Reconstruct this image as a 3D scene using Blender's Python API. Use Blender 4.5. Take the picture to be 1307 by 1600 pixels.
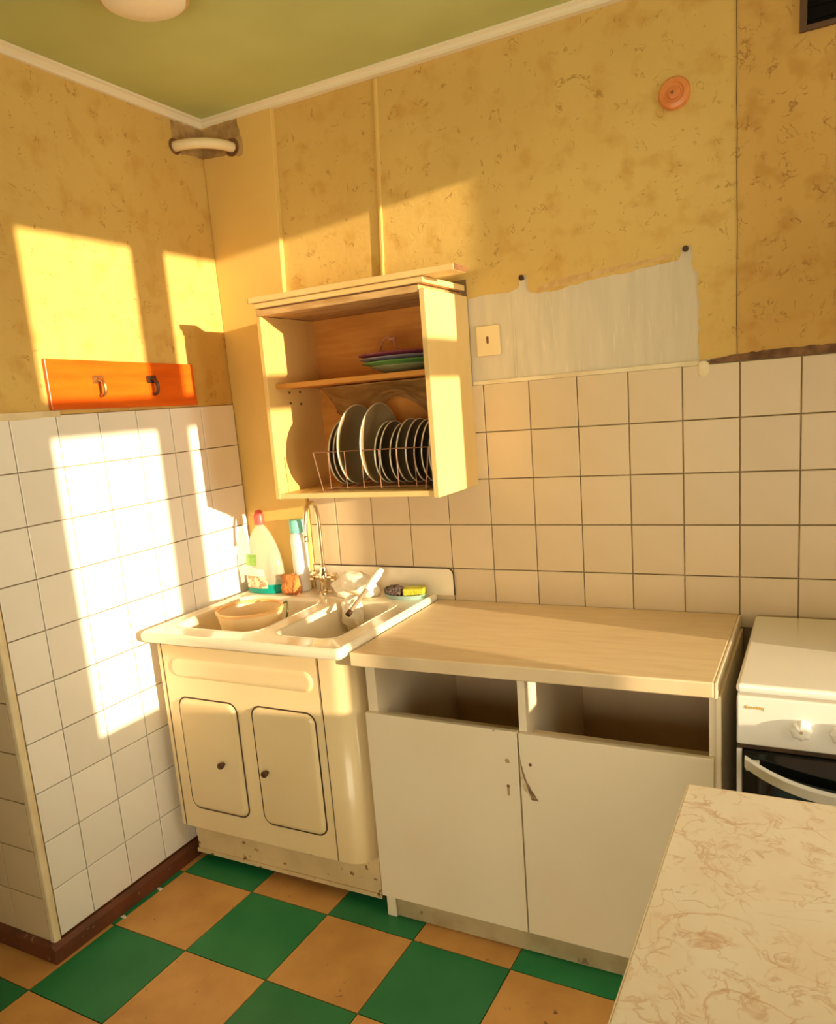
import bpy, bmesh, math, random
from mathutils import Vector, Matrix, noise as mnoise
random.seed(7)
for o in list(bpy.data.objects):
    bpy.data.objects.remove(o)
SC = bpy.context.scene
COL = SC.collection
# ------------------------------------------------------------------ camera
cam = bpy.data.cameras.new('camera')
cam.sensor_fit = 'HORIZONTAL'
cam.sensor_width = 36.0
cam.lens = 1219.443 / 1307 * 36
cam.shift_x = 15.368 / 1307
cam.shift_y = 66.089 / 1307
cam.clip_start = 0.02
co = bpy.data.objects.new('camera', cam)
COL.objects.link(co)
right = Vector((0.88293835, 0.46261347, -0.08005405))
down = Vector((0.01862215, -0.20488762, -0.97860834))
fwd = Vector((-0.46911948, 0.86256005, -0.189518))
M = Matrix((right, -down, -fwd)).transposed().to_4x4()
M.translation = Vector((1.98784848, -2.38240519, 1.53350960))
co.matrix_world = M
SC.camera = co
# ------------------------------------------------------------------ light and exposure
SC.view_settings.view_transform = 'Standard'
SC.view_settings.look = 'None'
SC.view_settings.gamma = 1.0
SC.view_settings.use_curve_mapping = False
SC.view_settings.exposure = 0.0
SC.cycles.use_denoising = True
SC.cycles.denoiser = 'OPENIMAGEDENOISE'
SC.cycles.max_bounces = 9
SC.cycles.diffuse_bounces = 5
SC.cycles.use_adaptive_sampling = True
SC.cycles.adaptive_threshold = 0.03
SC.cycles.transparent_max_bounces = 16
SC.cycles.caustics_reflective = False
SC.cycles.caustics_refractive = False
SC.cycles.sample_clamp_indirect = 8.0

SKY_COLOR = (1.0, 0.87, 0.66)
SKY_STRENGTH = 9.2
SUN_COLOR = (1.0, 0.75, 0.48)
SUN_STRENGTH = 11.5
SUN_SLOPE, SUN_DROP = 0.20, 0.092      # sideways and downward travel per metre of -x

w = bpy.data.worlds.new('evening_sky')
SC.world = w
w.use_nodes = True
w.node_tree.nodes['Background'].inputs[0].default_value = (*SKY_COLOR, 1)
w.node_tree.nodes['Background'].inputs[1].default_value = SKY_STRENGTH

sun = bpy.data.lights.new('sun', 'SUN')
sun.energy = SUN_STRENGTH
sun.color = SUN_COLOR
sun.angle = math.radians(0.6)
so = bpy.data.objects.new('sun', sun)
so.rotation_euler = Vector((-1, SUN_SLOPE, -SUN_DROP)).to_track_quat('-Z', 'Y').to_euler()
so.location = (6, -2, 3)
COL.objects.link(so)


def portal(name, loc, sx, sz, direction):
    l = bpy.data.lights.new(name, 'AREA')
    l.shape = 'RECTANGLE'
    l.size, l.size_y = sx, sz
    l.cycles.is_portal = True
    o = bpy.data.objects.new(name, l)
    o.location = loc
    o.rotation_euler = Vector(direction).to_track_quat('-Z', 'Z').to_euler()
    COL.objects.link(o)


XW = 3.0          # inner face of the window wall
YF = -3.7         # inner face of the wall behind the camera
XL = -1.3         # entry recess
ZC = 2.570        # ceiling
portal('window_portal', (XW + 0.3, -0.93, 1.61), 1.3, 1.7, (-1, 0, 0))
portal('fill_window_portal', (1.9, YF - 0.3, 1.05), 1.9, 1.7, (0, 1, 0))  # sampling portal of the added fill window

# ------------------------------------------------------------------ materials
MATS = {}


def mat(name, c, rough=0.5, c2=None, scale=8.0, mixlo=0.4, mixhi=0.65, specks=None, speck_scale=60, speck_t=0.68,
        bump=0.0, bump_scale=40, spec=0.5, metal=0.0, stretch=None, rnd=0.0, coat=0.0, alpha=1.0, trans=0.0, detail=4.0,
        dist=0.0, speck_w=0.05, emis=None):
    if name in MATS:
        return MATS[name]
    m = bpy.data.materials.new(name)
    m.use_nodes = True
    nt = m.node_tree
    N, L = nt.nodes, nt.links
    b = N['Principled BSDF']
    b.inputs['Roughness'].default_value = rough
    b.inputs['Metallic'].default_value = metal
    b.inputs['Specular IOR Level'].default_value = spec
    b.inputs['Coat Weight'].default_value = coat
    b.inputs['Alpha'].default_value = alpha
    b.inputs['Transmission Weight'].default_value = trans
    tc = N.new('ShaderNodeTexCoord')
    vec = tc.outputs['Object']
    if stretch:
        mp = N.new('ShaderNodeMapping')
        mp.inputs['Scale'].default_value = stretch
        L.new(vec, mp.inputs['Vector'])
        vec = mp.outputs['Vector']

    def nz(s, d=detail, ds=dist):
        n = N.new('ShaderNodeTexNoise')
        n.inputs['Scale'].default_value = s
        n.inputs['Detail'].default_value = d
        n.inputs['Distortion'].default_value = ds
        L.new(vec, n.inputs['Vector'])
        return n.outputs['Fac']

    def mix(fac, a, bcol):
        x = N.new('ShaderNodeMix')
        x.data_type = 'RGBA'
        L.new(fac, x.inputs['Factor'])
        for sock, v in ((x.inputs[6], a), (x.inputs[7], bcol)):
            if isinstance(v, tuple):
                sock.default_value = (*v, 1)
            else:
                L.new(v, sock)
        return x.outputs[2]

    def ramp(fac, lo, hi):
        r = N.new('ShaderNodeMapRange')
        r.inputs['From Min'].default_value = lo
        r.inputs['From Max'].default_value = hi
        L.new(fac, r.inputs['Value'])
        return r.outputs['Result']
    cur = c
    if c2:
        cur = mix(ramp(nz(scale), mixlo, mixhi), cur, c2)
    if specks:
        cur = mix(ramp(nz(speck_scale, 6.0), speck_t, speck_t + speck_w), cur, specks)
    if rnd:
        oi = N.new('ShaderNodeObjectInfo')
        hsv = N.new('ShaderNodeHueSaturation')
        mr = N.new('ShaderNodeMapRange')
        mr.inputs['To Min'].default_value = 1 - rnd
        mr.inputs['To Max'].default_value = 1 + rnd * 0.5
        L.new(oi.outputs['Random'], mr.inputs['Value'])
        L.new(mr.outputs['Result'], hsv.inputs['Value'])
        if isinstance(cur, tuple):
            hsv.inputs['Color'].default_value = (*cur, 1)
        else:
            L.new(cur, hsv.inputs['Color'])
        cur = hsv.outputs['Color']
    if isinstance(cur, tuple):
        b.inputs['Base Color'].default_value = (*cur, 1)
    else:
        L.new(cur, b.inputs['Base Color'])
    if bump:
        bp = N.new('ShaderNodeBump')
        bp.inputs['Strength'].default_value = bump
        bp.inputs['Distance'].default_value = 0.01
        L.new(nz(bump_scale), bp.inputs['Height'])
        L.new(bp.outputs['Normal'], b.inputs['Normal'])
    MATS[name] = m
    return m


def wallpaper_mat(name, c, c2, fleck, dens):
    m = mat(name, c, 0.75, c2, 2.2, 0.35, 0.7, spec=0.2, specks=tuple(f_ * q for f_, q in zip((0.95, 0.90, 0.82), c2)), speck_scale=13, speck_t=0.52, speck_w=0.16)
    nt = m.node_tree
    N, L = nt.nodes, nt.links
    b = N['Principled BSDF']
    prev = b.inputs['Base Color'].links[0].from_socket
    tc = N.new('ShaderNodeTexCoord')
    # broken, thin crackle marks: a ridge of distorted noise gated by a patchy noise
    n1 = N.new('ShaderNodeTexNoise')
    n1.inputs['Scale'].default_value = 15
    n1.inputs['Detail'].default_value = 5
    n1.inputs['Distortion'].default_value = 1.6
    L.new(tc.outputs['Object'], n1.inputs['Vector'])
    a = N.new('ShaderNodeMath')
    a.operation = 'SUBTRACT'
    a.inputs[1].default_value = 0.5
    L.new(n1.outputs['Fac'], a.inputs[0])
    ab = N.new('ShaderNodeMath')
    ab.operation = 'ABSOLUTE'
    L.new(a.outputs[0], ab.inputs[0])
    r1 = N.new('ShaderNodeMapRange')
    r1.inputs['To Max'].default_value = 0.75
    r1.inputs['From Min'].default_value = 0.022
    r1.inputs['From Max'].default_value = 0.006
    L.new(ab.outputs[0], r1.inputs['Value'])
    n2 = N.new('ShaderNodeTexNoise')
    n2.inputs['Scale'].default_value = 22
    n2.inputs['Detail'].default_value = 3
    L.new(tc.outputs['Object'], n2.inputs['Vector'])
    r2 = N.new('ShaderNodeMapRange')
    r2.inputs['From Min'].default_value = dens
    r2.inputs['From Max'].default_value = dens + 0.08
    L.new(n2.outputs['Fac'], r2.inputs['Value'])
    mu = N.new('ShaderNodeMath')
    mu.operation = 'MULTIPLY'
    L.new(r1.outputs[0], mu.inputs[0])
    L.new(r2.outputs[0], mu.inputs[1])
    x = N.new('ShaderNodeMix')
    x.data_type = 'RGBA'
    L.new(mu.outputs[0], x.inputs['Factor'])
    L.new(prev, x.inputs[6])
    x.inputs[7].default_value = (*fleck, 1)
    L.new(x.outputs[2], b.inputs['Base Color'])
    n3 = N.new('ShaderNodeTexNoise')
    n3.inputs['Scale'].default_value = 45
    n3.inputs['Detail'].default_value = 5
    n3.inputs['Distortion'].default_value = 1.0
    L.new(tc.outputs['Object'], n3.inputs['Vector'])
    bp = N.new('ShaderNodeBump')
    bp.inputs['Strength'].default_value = 0.2
    bp.inputs['Distance'].default_value = 0.004
    L.new(n3.outputs['Fac'], bp.inputs['Height'])
    L.new(bp.outputs['Normal'], b.inputs['Normal'])
    return m


def marble_mat(name):
    m = mat(name, (0.90, 0.81, 0.68), 0.32, (0.87, 0.74, 0.58), 9, 0.35, 0.7, spec=0.45)
    nt = m.node_tree
    N, L = nt.nodes, nt.links
    b = N['Principled BSDF']
    prev = b.inputs['Base Color'].links[0].from_socket
    tc = N.new('ShaderNodeTexCoord')
    for sc_, wd, colr, gate in ((4.5, 0.010, (0.62, 0.33, 0.16), 0.53), (9.0, 0.014, (0.64, 0.38, 0.21), 0.52),
                                (19.0, 0.022, (0.60, 0.36, 0.20), 0.50)):
        n1 = N.new('ShaderNodeTexNoise')
        n1.inputs['Scale'].default_value = sc_
        n1.inputs['Detail'].default_value = 6
        n1.inputs['Distortion'].default_value = 1.3
        L.new(tc.outputs['Object'], n1.inputs['Vector'])
        a = N.new('ShaderNodeMath')
        a.operation = 'SUBTRACT'
        a.inputs[1].default_value = 0.5
        L.new(n1.outputs['Fac'], a.inputs[0])
        ab = N.new('ShaderNodeMath')
        ab.operation = 'ABSOLUTE'
        L.new(a.outputs[0], ab.inputs[0])
        r1 = N.new('ShaderNodeMapRange')
        r1.inputs['From Min'].default_value = wd * 1.6
        r1.inputs['From Max'].default_value = 0.0
        r1.inputs['To Max'].default_value = 0.6
        L.new(ab.outputs[0], r1.inputs['Value'])
        n2 = N.new('ShaderNodeTexNoise')
        n2.inputs['Scale'].default_value = sc_ * 0.9
        n2.inputs['Detail'].default_value = 2
        mp = N.new('ShaderNodeMapping')
        mp.inputs['Location'].default_value = (3.1, 1.7, 5.0)
        L.new(tc.outputs['Object'], mp.inputs['Vector'])
        L.new(mp.outputs['Vector'], n2.inputs['Vector'])
        r2 = N.new('ShaderNodeMapRange')
        r2.inputs['From Min'].default_value = gate - 0.05
        r2.inputs['From Max'].default_value = gate + 0.1
        L.new(n2.outputs['Fac'], r2.inputs['Value'])
        mu = N.new('ShaderNodeMath')
        mu.operation = 'MULTIPLY'
        L.new(r1.outputs[0], mu.inputs[0])
        L.new(r2.outputs[0], mu.inputs[1])
        x = N.new('ShaderNodeMix')
        x.data_type = 'RGBA'
        L.new(mu.outputs[0], x.inputs['Factor'])
        L.new(prev, x.inputs[6])
        x.inputs[7].default_value = (*colr, 1)
        prev = x.outputs[2]
    L.new(prev, b.inputs['Base Color'])
    return m


def pane_mat():
    m = bpy.data.materials.new('window_glass')
    m.use_nodes = True
    nt = m.node_tree
    nt.nodes.clear()
    out = nt.nodes.new('ShaderNodeOutputMaterial')
    t = nt.nodes.new('ShaderNodeBsdfTransparent')
    t.inputs[0].default_value = (0.97, 0.98, 0.96, 1)
    g = nt.nodes.new('ShaderNodeBsdfGlossy')
    g.inputs['Roughness'].default_value = 0.02
    mx = nt.nodes.new('ShaderNodeMixShader')
    fr = nt.nodes.new('ShaderNodeFresnel')
    nt.links.new(fr.outputs[0], mx.inputs[0])
    nt.links.new(t.outputs[0], mx.inputs[1])
    nt.links.new(g.outputs[0], mx.inputs[2])
    nt.links.new(mx.outputs[0], out.inputs[0])
    return m


M_PAPER = wallpaper_mat('embossed_wallpaper', (0.68, 0.47, 0.15), (0.61, 0.395, 0.115), (0.36, 0.20, 0.05), 0.55)
M_PAPER_SMOOTH = mat('smooth_wall_paint', (0.74, 0.51, 0.165), 0.7, (0.68, 0.45, 0.135), 1.8, specks=(0.4, 0.24, 0.08),
                     speck_scale=25, speck_t=0.74, bump=0.06, spec=0.2)
M_PLASTER = mat('bare_whitewash', (0.66, 0.57, 0.41), 0.8, (0.60, 0.52, 0.37), 5, specks=(0.72, 0.62, 0.43), speck_scale=14,
                speck_t=0.58, speck_w=0.15, stretch=(6, 1, 0.7), bump=0.1, spec=0.15)
M_DIRTY = mat('dirty_plaster', (0.48, 0.31, 0.12), 0.85, (0.30, 0.17, 0.06), 22, bump=0.3)
M_BROWNGAP = mat('dark_adhesive', (0.12, 0.055, 0.02), 0.85, (0.24, 0.12, 0.05), 30, bump=0.4)
M_GROUT = mat('tile_grout', (0.40, 0.27, 0.14), 0.9, (0.32, 0.21, 0.11), 12, bump=0.1)
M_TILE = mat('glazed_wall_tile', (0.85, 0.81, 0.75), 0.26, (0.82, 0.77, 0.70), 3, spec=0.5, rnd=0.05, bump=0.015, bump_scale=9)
M_TILEB = mat('shade_toned_tile', (0.66, 0.52, 0.33), 0.34, (0.63, 0.49, 0.30), 3, spec=0.3, rnd=0.05, bump=0.015, bump_scale=9)  # wall tile again, warm dim light of camera-facing walls put into its colour
M_TRIM = mat('cream_corner_trim', (0.78, 0.66, 0.42), 0.6, (0.66, 0.52, 0.30), 9, bump=0.05)
M_BASEB = mat('red_brown_paint', (0.14, 0.038, 0.014), 0.5, (0.07, 0.022, 0.010), 8, 0.4, 0.7, specks=(0.34, 0.17, 0.09),
              speck_scale=45, speck_t=0.66, bump=0.15)
M_CEIL = mat('pale_green_ceiling_paint', (0.52, 0.56, 0.24), 0.85, (0.47, 0.50, 0.20), 2.5, bump=0.05, spec=0.15)
M_CORN = mat('cornice_foam', (0.80, 0.71, 0.52), 0.7, spec=0.2)
M_PLAIN = mat('plain_room_paint', (0.80, 0.68, 0.46), 0.8, (0.76, 0.62, 0.40), 2, spec=0.2)
M_GREEN = mat('green_floor_tile', (0.012, 0.20, 0.068), 0.42, (0.028, 0.25, 0.09), 6, 0.35, 0.75, specks=(0.10, 0.30, 0.15),
              speck_scale=38, speck_t=0.72, rnd=0.14, bump=0.05, spec=0.4)
M_TAN = mat('tan_floor_tile', (0.68, 0.36, 0.11), 0.45, (0.54, 0.26, 0.075), 7, 0.35, 0.75, specks=(0.20, 0.09, 0.035),
            speck_scale=26, speck_t=0.67, rnd=0.10, bump=0.05, spec=0.4)
M_FLOORJ = mat('floor_joint', (0.13, 0.09, 0.04), 0.8, (0.09, 0.07, 0.03), 10)
M_CABP = mat('cream_painted_board', (0.78, 0.58, 0.26), 0.5, (0.72, 0.50, 0.20), 4, specks=(0.36, 0.20, 0.08), speck_scale=30,
             speck_t=0.76, bump=0.04, stretch=(1, 1, 0.35))
M_WOODIN = mat('plywood_interior', (0.62, 0.26, 0.04), 0.6, (0.53, 0.20, 0.025), 5, stretch=(1, 1, 8), bump=0.04)  # plywood, with the orange of bounced light put into its colour
M_CABIN = mat('shade_warmed_board', (0.76, 0.50, 0.17), 0.5, (0.70, 0.43, 0.13), 4, stretch=(1, 1, 0.35), bump=0.03)  # cream board again, warm shade of the left panel put into its colour
M_WOODEDGE = mat('raw_wood_edge', (0.62, 0.40, 0.17), 0.65, (0.42, 0.23, 0.08), 9, stretch=(1, 6, 6), bump=0.15)
M_DARKWOOD = mat('dark_end_grain', (0.20, 0.09, 0.03), 0.8, (0.12, 0.05, 0.02), 40)
M_HOOKB = mat('orange_varnished_board', (0.74, 0.125, 0.007), 0.28, (0.62, 0.090, 0.005), 4, stretch=(1, 1, 9), coat=0.3)
M_BRASS = mat('tarnished_brass', (0.45, 0.25, 0.10), 0.35, metal=0.9)
M_IRON = mat('dark_iron', (0.06, 0.025, 0.012), 0.5, metal=0.3)
M_ENAMEL = mat('cream_enamel', (0.80, 0.63, 0.36), 0.28, (0.77, 0.59, 0.32), 3, spec=0.5, coat=0.2)
M_SINK = mat('sink_enamel', (0.82, 0.72, 0.54), 0.2, (0.78, 0.69, 0.52), 5, spec=0.5, coat=0.3)
M_KICK = mat('stained_kick_plate', (0.76, 0.57, 0.30), 0.5, (0.62, 0.46, 0.24), 6, specks=(0.24, 0.11, 0.04), speck_scale=28,
             speck_t=0.61, bump=0.08)
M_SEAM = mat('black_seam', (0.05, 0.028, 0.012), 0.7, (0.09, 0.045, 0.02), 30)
M_KNOBD = mat('dark_knob_plastic', (0.07, 0.025, 0.012), 0.35)
M_LAMI = mat('worktop_laminate', (0.76, 0.60, 0.38), 0.30, (0.68, 0.51, 0.30), 7, 0.35, 0.75, stretch=(1, 7, 1), spec=0.5)
M_WHITEB = mat('white_melamine', (0.80, 0.69, 0.50), 0.38, (0.77, 0.65, 0.46), 3, spec=0.45, bump=0.01)
M_HDF = mat('grey_hardboard', (0.76, 0.58, 0.38), 0.6, (0.70, 0.52, 0.33), 5)
M_PLINTH = mat('stained_plinth', (0.46, 0.37, 0.20), 0.6, (0.34, 0.26, 0.13), 9, specks=(0.20, 0.14, 0.07), speck_scale=24,
               speck_t=0.66, bump=0.08)
M_STOVE = mat('stove_enamel', (0.88, 0.85, 0.80), 0.2, spec=0.5, coat=0.3)
M_BLACKG = mat('black_oven_glass', (0.004, 0.005, 0.004), 0.06, spec=0.5)
M_GOLD = mat('gold_print', (0.55, 0.38, 0.10), 0.5)
M_CHROME = mat('worn_chrome', (0.72, 0.63, 0.47), 0.18, metal=1.0)
M_MARBLE = marble_mat('marbled_table_laminate')
M_TEDGE = mat('table_edging', (0.80, 0.66, 0.46), 0.5)
M_TLEG = mat('table_leg_paint', (0.70, 0.60, 0.45), 0.5)
M_PLATE = mat('glazed_plate', (0.46, 0.36, 0.19), 0.2, (0.36, 0.27, 0.13), 6, rnd=0.25)
M_PLATED = mat('smoky_plate', (0.24, 0.17, 0.10), 0.15, (0.18, 0.12, 0.07), 8, rnd=0.2)
M_RIM = mat('pale_plate_rim', (0.85, 0.76, 0.58), 0.25)
M_WIRE = mat('rack_wire', (0.26, 0.13, 0.07), 0.4, metal=0.4)
M_PGREEN = mat('green_plate', (0.10, 0.24, 0.06), 0.25)
M_POLIVE = mat('olive_plate', (0.30, 0.30, 0.14), 0.3)
M_PPURP = mat('plum_plate', (0.22, 0.045, 0.07), 0.3)
M_PGREY = mat('slate_plate', (0.20, 0.17, 0.20), 0.3)
M_PAPERBAG = mat('crumpled_paper', (0.66, 0.37, 0.11), 0.8, (0.54, 0.28, 0.07), 9, bump=0.3, bump_scale=25)
M_STRING = mat('pink_brown_cord', (0.50, 0.20, 0.10), 0.7)
M_CLEARP = mat('clear_plastic', (0.93, 0.88, 0.76), 0.12, spec=0.5, alpha=0.30)
M_TEAL = mat('teal_soap', (0.0, 0.33, 0.29), 0.15, spec=0.5)
M_TEALCAP = mat('teal_cap', (0.20, 0.62, 0.56), 0.4)
M_RED = mat('red_cap', (0.72, 0.10, 0.08), 0.4)
M_WHITEP = mat('white_plastic', (0.88, 0.85, 0.78), 0.35)
M_LGREEN = mat('green_label', (0.30, 0.55, 0.10), 0.5, (0.16, 0.42, 0.06), 40)
M_LFLOW = mat('floral_label', (0.86, 0.72, 0.50), 0.5, (0.78, 0.28, 0.12), 55, 0.48, 0.58, specks=(0.55, 0.10, 0.25),
              speck_scale=70, speck_t=0.62)
M_LWHITE = mat('white_label', (0.90, 0.86, 0.74), 0.5)
M_OSPONGE = mat('orange_sponge', (0.62, 0.24, 0.06), 0.9, (0.45, 0.15, 0.04), 40, bump=0.6, bump_scale=90)
M_RAG = mat('white_rag', (0.86, 0.80, 0.66), 0.9, (0.80, 0.71, 0.53), 9, bump=0.25, bump_scale=60)
M_SCRUB = mat('black_steel_wool', (0.05, 0.035, 0.03), 0.6, (0.14, 0.09, 0.07), 60, bump=1.0, bump_scale=140)
M_YSPONGE = mat('yellow_green_sponge', (0.52, 0.50, 0.04), 0.9, (0.42, 0.42, 0.03), 50, bump=0.4, bump_scale=120)
M_GPAD = mat('green_scour_pad', (0.05, 0.22, 0.08), 0.9, bump=0.5, bump_scale=150)
M_DISH = mat('pale_blue_dish', (0.40, 0.58, 0.55), 0.2, alpha=0.85)
M_SOAP = mat('pink_soap', (0.66, 0.33, 0.18), 0.4)
M_BASIN = mat('cream_plastic_bowl', (0.86, 0.66, 0.36), 0.35)
M_BOWLRIM = mat('orange_bowl_rim', (0.85, 0.50, 0.20), 0.4)
M_HGREEN = mat('dark_green_wire', (0.08, 0.10, 0.03), 0.5)
M_ORANGEP = mat('orange_wall_rose', (0.78, 0.30, 0.09), 0.4, (0.64, 0.20, 0.05), 12)
M_BLACK = mat('black_recess', (0.006, 0.005, 0.004), 0.9, spec=0.1)
M_BROWNF = mat('brown_vent_frame', (0.10, 0.045, 0.02), 0.6)
M_OPAL = mat('opal_lamp_glass', (0.86, 0.78, 0.62), 0.3)
M_LAMPRIM = mat('tan_lamp_rim', (0.60, 0.38, 0.16), 0.4)
M_PIPE = mat('painted_pipe', (0.82, 0.68, 0.42), 0.45)
M_FRAME = mat('white_window_paint', (0.80, 0.76, 0.68), 0.5)
M_PANE = pane_mat()
M_SWITCH = mat('cream_switch_plastic', (0.80, 0.63, 0.34), 0.4)
M_CUPB = mat('added_cupboard_melamine', (0.74, 0.62, 0.42), 0.5)  # only for the unseen cupboard added to block sun


# ------------------------------------------------------------------ mesh helpers
def newbm():
    return bmesh.new()


def box(bm, x0, x1, y0, y1, z0, z1):
    v = [bm.verts.new((x, y, z)) for z in (z0, z1) for x, y in ((x0, y0), (x1, y0), (x1, y1), (x0, y1))]
    for f in ((0, 3, 2, 1), (4, 5, 6, 7), (0, 1, 5, 4), (1, 2, 6, 5), (2, 3, 7, 6), (3, 0, 4, 7)):
        bm.faces.new([v[i] for i in f])
    return bm


def prism(bm, poly, axis, a0, a1):
    """polygon in the plane across axis, pulled from a0 to a1 (axis y: poly is (x,z); z: (x,y); x: (y,z))"""
    def p(u, v, a):
        return {'x': (a, u, v), 'y': (u, a, v), 'z': (u, v, a)}[axis]
    A = [bm.verts.new(p(u, v, a0)) for u, v in poly]
    B = [bm.verts.new(p(u, v, a1)) for u, v in poly]
    n = len(poly)
    bm.faces.new(A)
    bm.faces.new(B[::-1])
    for i in range(n):
        bm.faces.new((A[i], B[i], B[(i + 1) % n], A[(i + 1) % n]))
    bmesh.ops.recalc_face_normals(bm, faces=bm.faces[:])
    return bm


def rrect(u0, u1, v0, v1, r, seg=6):
    pts = []
    for cu, cv, a in ((u1 - r, v1 - r, 0), (u0 + r, v1 - r, 90), (u0 + r, v0 + r, 180), (u1 - r, v0 + r, 270)):
        for k in range(seg + 1):
            t = math.radians(a + 90 * k / seg)
            pts.append((cu + r * math.cos(t), cv + r * math.sin(t)))
    return pts


def loft(bm, loops, cap0=False, cap1=False, closed=True):
    R = [[bm.verts.new(p) for p in l] for l in loops]
    n = len(R[0])
    for a, b in zip(R, R[1:]):
        for i in range(n if closed else n - 1):
            j = (i + 1) % n
            bm.faces.new((a[i], a[j], b[j], b[i]))
    if cap0:
        bm.faces.new(R[0][::-1])
    if cap1:
        bm.faces.new(R[-1])
    bmesh.ops.recalc_face_normals(bm, faces=bm.faces[:])
    return bm


def lathe(bm, prof, c=(0, 0, 0), axis='z', seg=32, sx=1.0, sy=1.0, wob=None, caps=True):
    loops = []
    for r, h in prof:
        l = []
        for k in range(seg):
            t = 2 * math.pi * k / seg
            rr = r * (wob(t, h) if wob else 1)
            u, v = rr * math.cos(t) * sx, rr * math.sin(t) * sy
            p = {'z': (u, v, h), 'y': (u, h, v), 'x': (h, u, v)}[axis]
            l.append((p[0] + c[0], p[1] + c[1], p[2] + c[2]))
        loops.append(l)
    return loft(bm, loops, caps and prof[0][0] > 1e-5, caps and prof[-1][0] > 1e-5)


def tube(bm, pts, r, seg=10, closed=False):
    pts = [Vector(p) for p in pts]
    n = len(pts)
    rs = r if isinstance(r, (list, tuple)) else [r] * n
    loops = []
    up = None
    for i, p in enumerate(pts):
        d = (pts[min(i + 1, n - 1)] - pts[max(i - 1, 0)]).normalized()
        if closed:
            d = (pts[(i + 1) % n] - pts[i - 1]).normalized()
        if up is None:
            up = d.orthogonal().normalized()
        up = (up - d * up.dot(d)).normalized()
        s = d.cross(up)
        loops.append([p + rs[i] * (math.cos(2 * math.pi * k / seg) * up + math.sin(2 * math.pi * k / seg) * s) for k in range(seg)])
    if closed:
        loops.append(loops[0])
        loft(bm, loops)
        bmesh.ops.remove_doubles(bm, verts=bm.verts[:], dist=1e-5)
        return bm
    return loft(bm, loops, True, True)


def bez(p, n=16):
    """smooth polyline through the points (Catmull-Rom)"""
    P = [Vector(q) for q in p]
    P = [P[0] * 2 - P[1]] + P + [P[-1] * 2 - P[-2]]
    out = []
    for i in range(1, len(P) - 2):
        for k in range(n):
            t = k / n
            a, b, c, d = P[i - 1:i + 3]
            out.append(0.5 * ((2 * b) + (c - a) * t + (2 * a - 5 * b + 4 * c - d) * t * t + (3 * b - a - 3 * c + d) * t ** 3))
    out.append(P[-2])
    return out


def root_of(p):
    while p.parent:
        p = p.parent
    return p


def obj(name, bm, material, parent=None, bevel=0.0, smooth=False, seg=2, origin=None, kind=None):
    me = bpy.data.meshes.new(name)
    if parent is not None:
        off = root_of(parent).location
        bmesh.ops.translate(bm, verts=bm.verts[:], vec=-Vector(off))
    elif origin is not None:
        bmesh.ops.translate(bm, verts=bm.verts[:], vec=-Vector(origin))
    bm.to_mesh(me)
    bm.free()
    me.materials.append(material)
    o = bpy.data.objects.new(name, me)
    COL.objects.link(o)
    if parent is not None:
        o.parent = parent
    elif origin is not None:
        o.location = origin
    if smooth:
        for p in me.polygons:
            p.use_smooth = True
        if smooth != 'all':
            try:
                me.set_sharp_from_angle(angle=math.radians(40))
            except Exception:
                pass
    if bevel:
        md = o.modifiers.new('bevel', 'BEVEL')
        md.width = bevel
        md.segments = seg
        md.limit_method = 'ANGLE'
        md.angle_limit = math.radians(40)
    if kind:
        o['kind'] = kind
    return o


def bxo(name, d, material, parent=None, bevel=0.002, **k):
    return obj(name, box(newbm(), *d), material, parent, bevel, **k)


def tag(o, label, cat, group=None):
    o['label'] = label
    o['category'] = cat
    if group:
        o['group'] = group
    return o


def thing(name, label, cat, loc=(0, 0, 0), group=None):
    o = bpy.data.objects.new(name, None)
    o.empty_display_size = 0.05
    o.location = loc
    COL.objects.link(o)
    return tag(o, label, cat, group)


def crumple(bm, amp, freq, seed):
    for v in bm.verts:
        v.co += Vector(mnoise.noise_vector(v.co * freq + Vector((seed, seed * 2, 0)))) * amp
    return bm


def blob(c, r, sub=3, amp=0.0, freq=20, seed=0):
    bm = newbm()
    bmesh.ops.create_icosphere(bm, subdivisions=sub, radius=1.0)
    for v in bm.verts:
        v.co = Vector((v.co.x * r[0], v.co.y * r[1], v.co.z * r[2]))
    if amp:
        crumple(bm, amp, freq, seed)
    bmesh.ops.translate(bm, verts=bm.verts[:], vec=Vector(c))
    return bm


def ragged(pts, amp, step, seed):
    """roughen a polyline of (u,v) points"""
    rr = random.Random(seed)
    out = []
    for a, b in zip(pts, pts[1:]):
        n = max(1, int(math.dist(a, b) / step))
        for k in range(n):
            t = k / n
            out.append((a[0] + (b[0] - a[0]) * t + (rr.uniform(-amp, amp) if k else 0), a[1] + (b[1] - a[1]) * t + (rr.uniform(-amp, amp) if k else 0)))
    out.append(pts[-1])
    return out


# ================================================================== THE ROOM
P = 0.152
T = P - 0.0028


def struct(name, bm, m, **k):
    return obj(name, bm, m, kind='structure', **k)


# --- floor
floor = struct('floor', box(newbm(), XL - 0.15, XW + 0.2, YF - 0.2, 0.15, -0.12, -0.004), M_FLOORJ)
FA = math.radians(-1.1)
ORG = Vector((0.045, -0.626))
SF = 0.303


def clip(poly, x0, x1, y0, y1):
    for ax, val, sgn in ((0, x0, 1), (0, x1, -1), (1, y0, 1), (1, y1, -1)):
        out = []
        for i in range(len(poly)):
            a, b = poly[i - 1], poly[i]
            da, db = sgn * (a[ax] - val), sgn * (b[ax] - val)
            if (da >= 0) != (db >= 0):
                t = da / (da - db)
                out.append((a[0] + (b[0] - a[0]) * t, a[1] + (b[1] - a[1]) * t))
            if db >= 0:
                out.append(b)
        poly = out
        if len(poly) < 3:
            return []
    return poly


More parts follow.
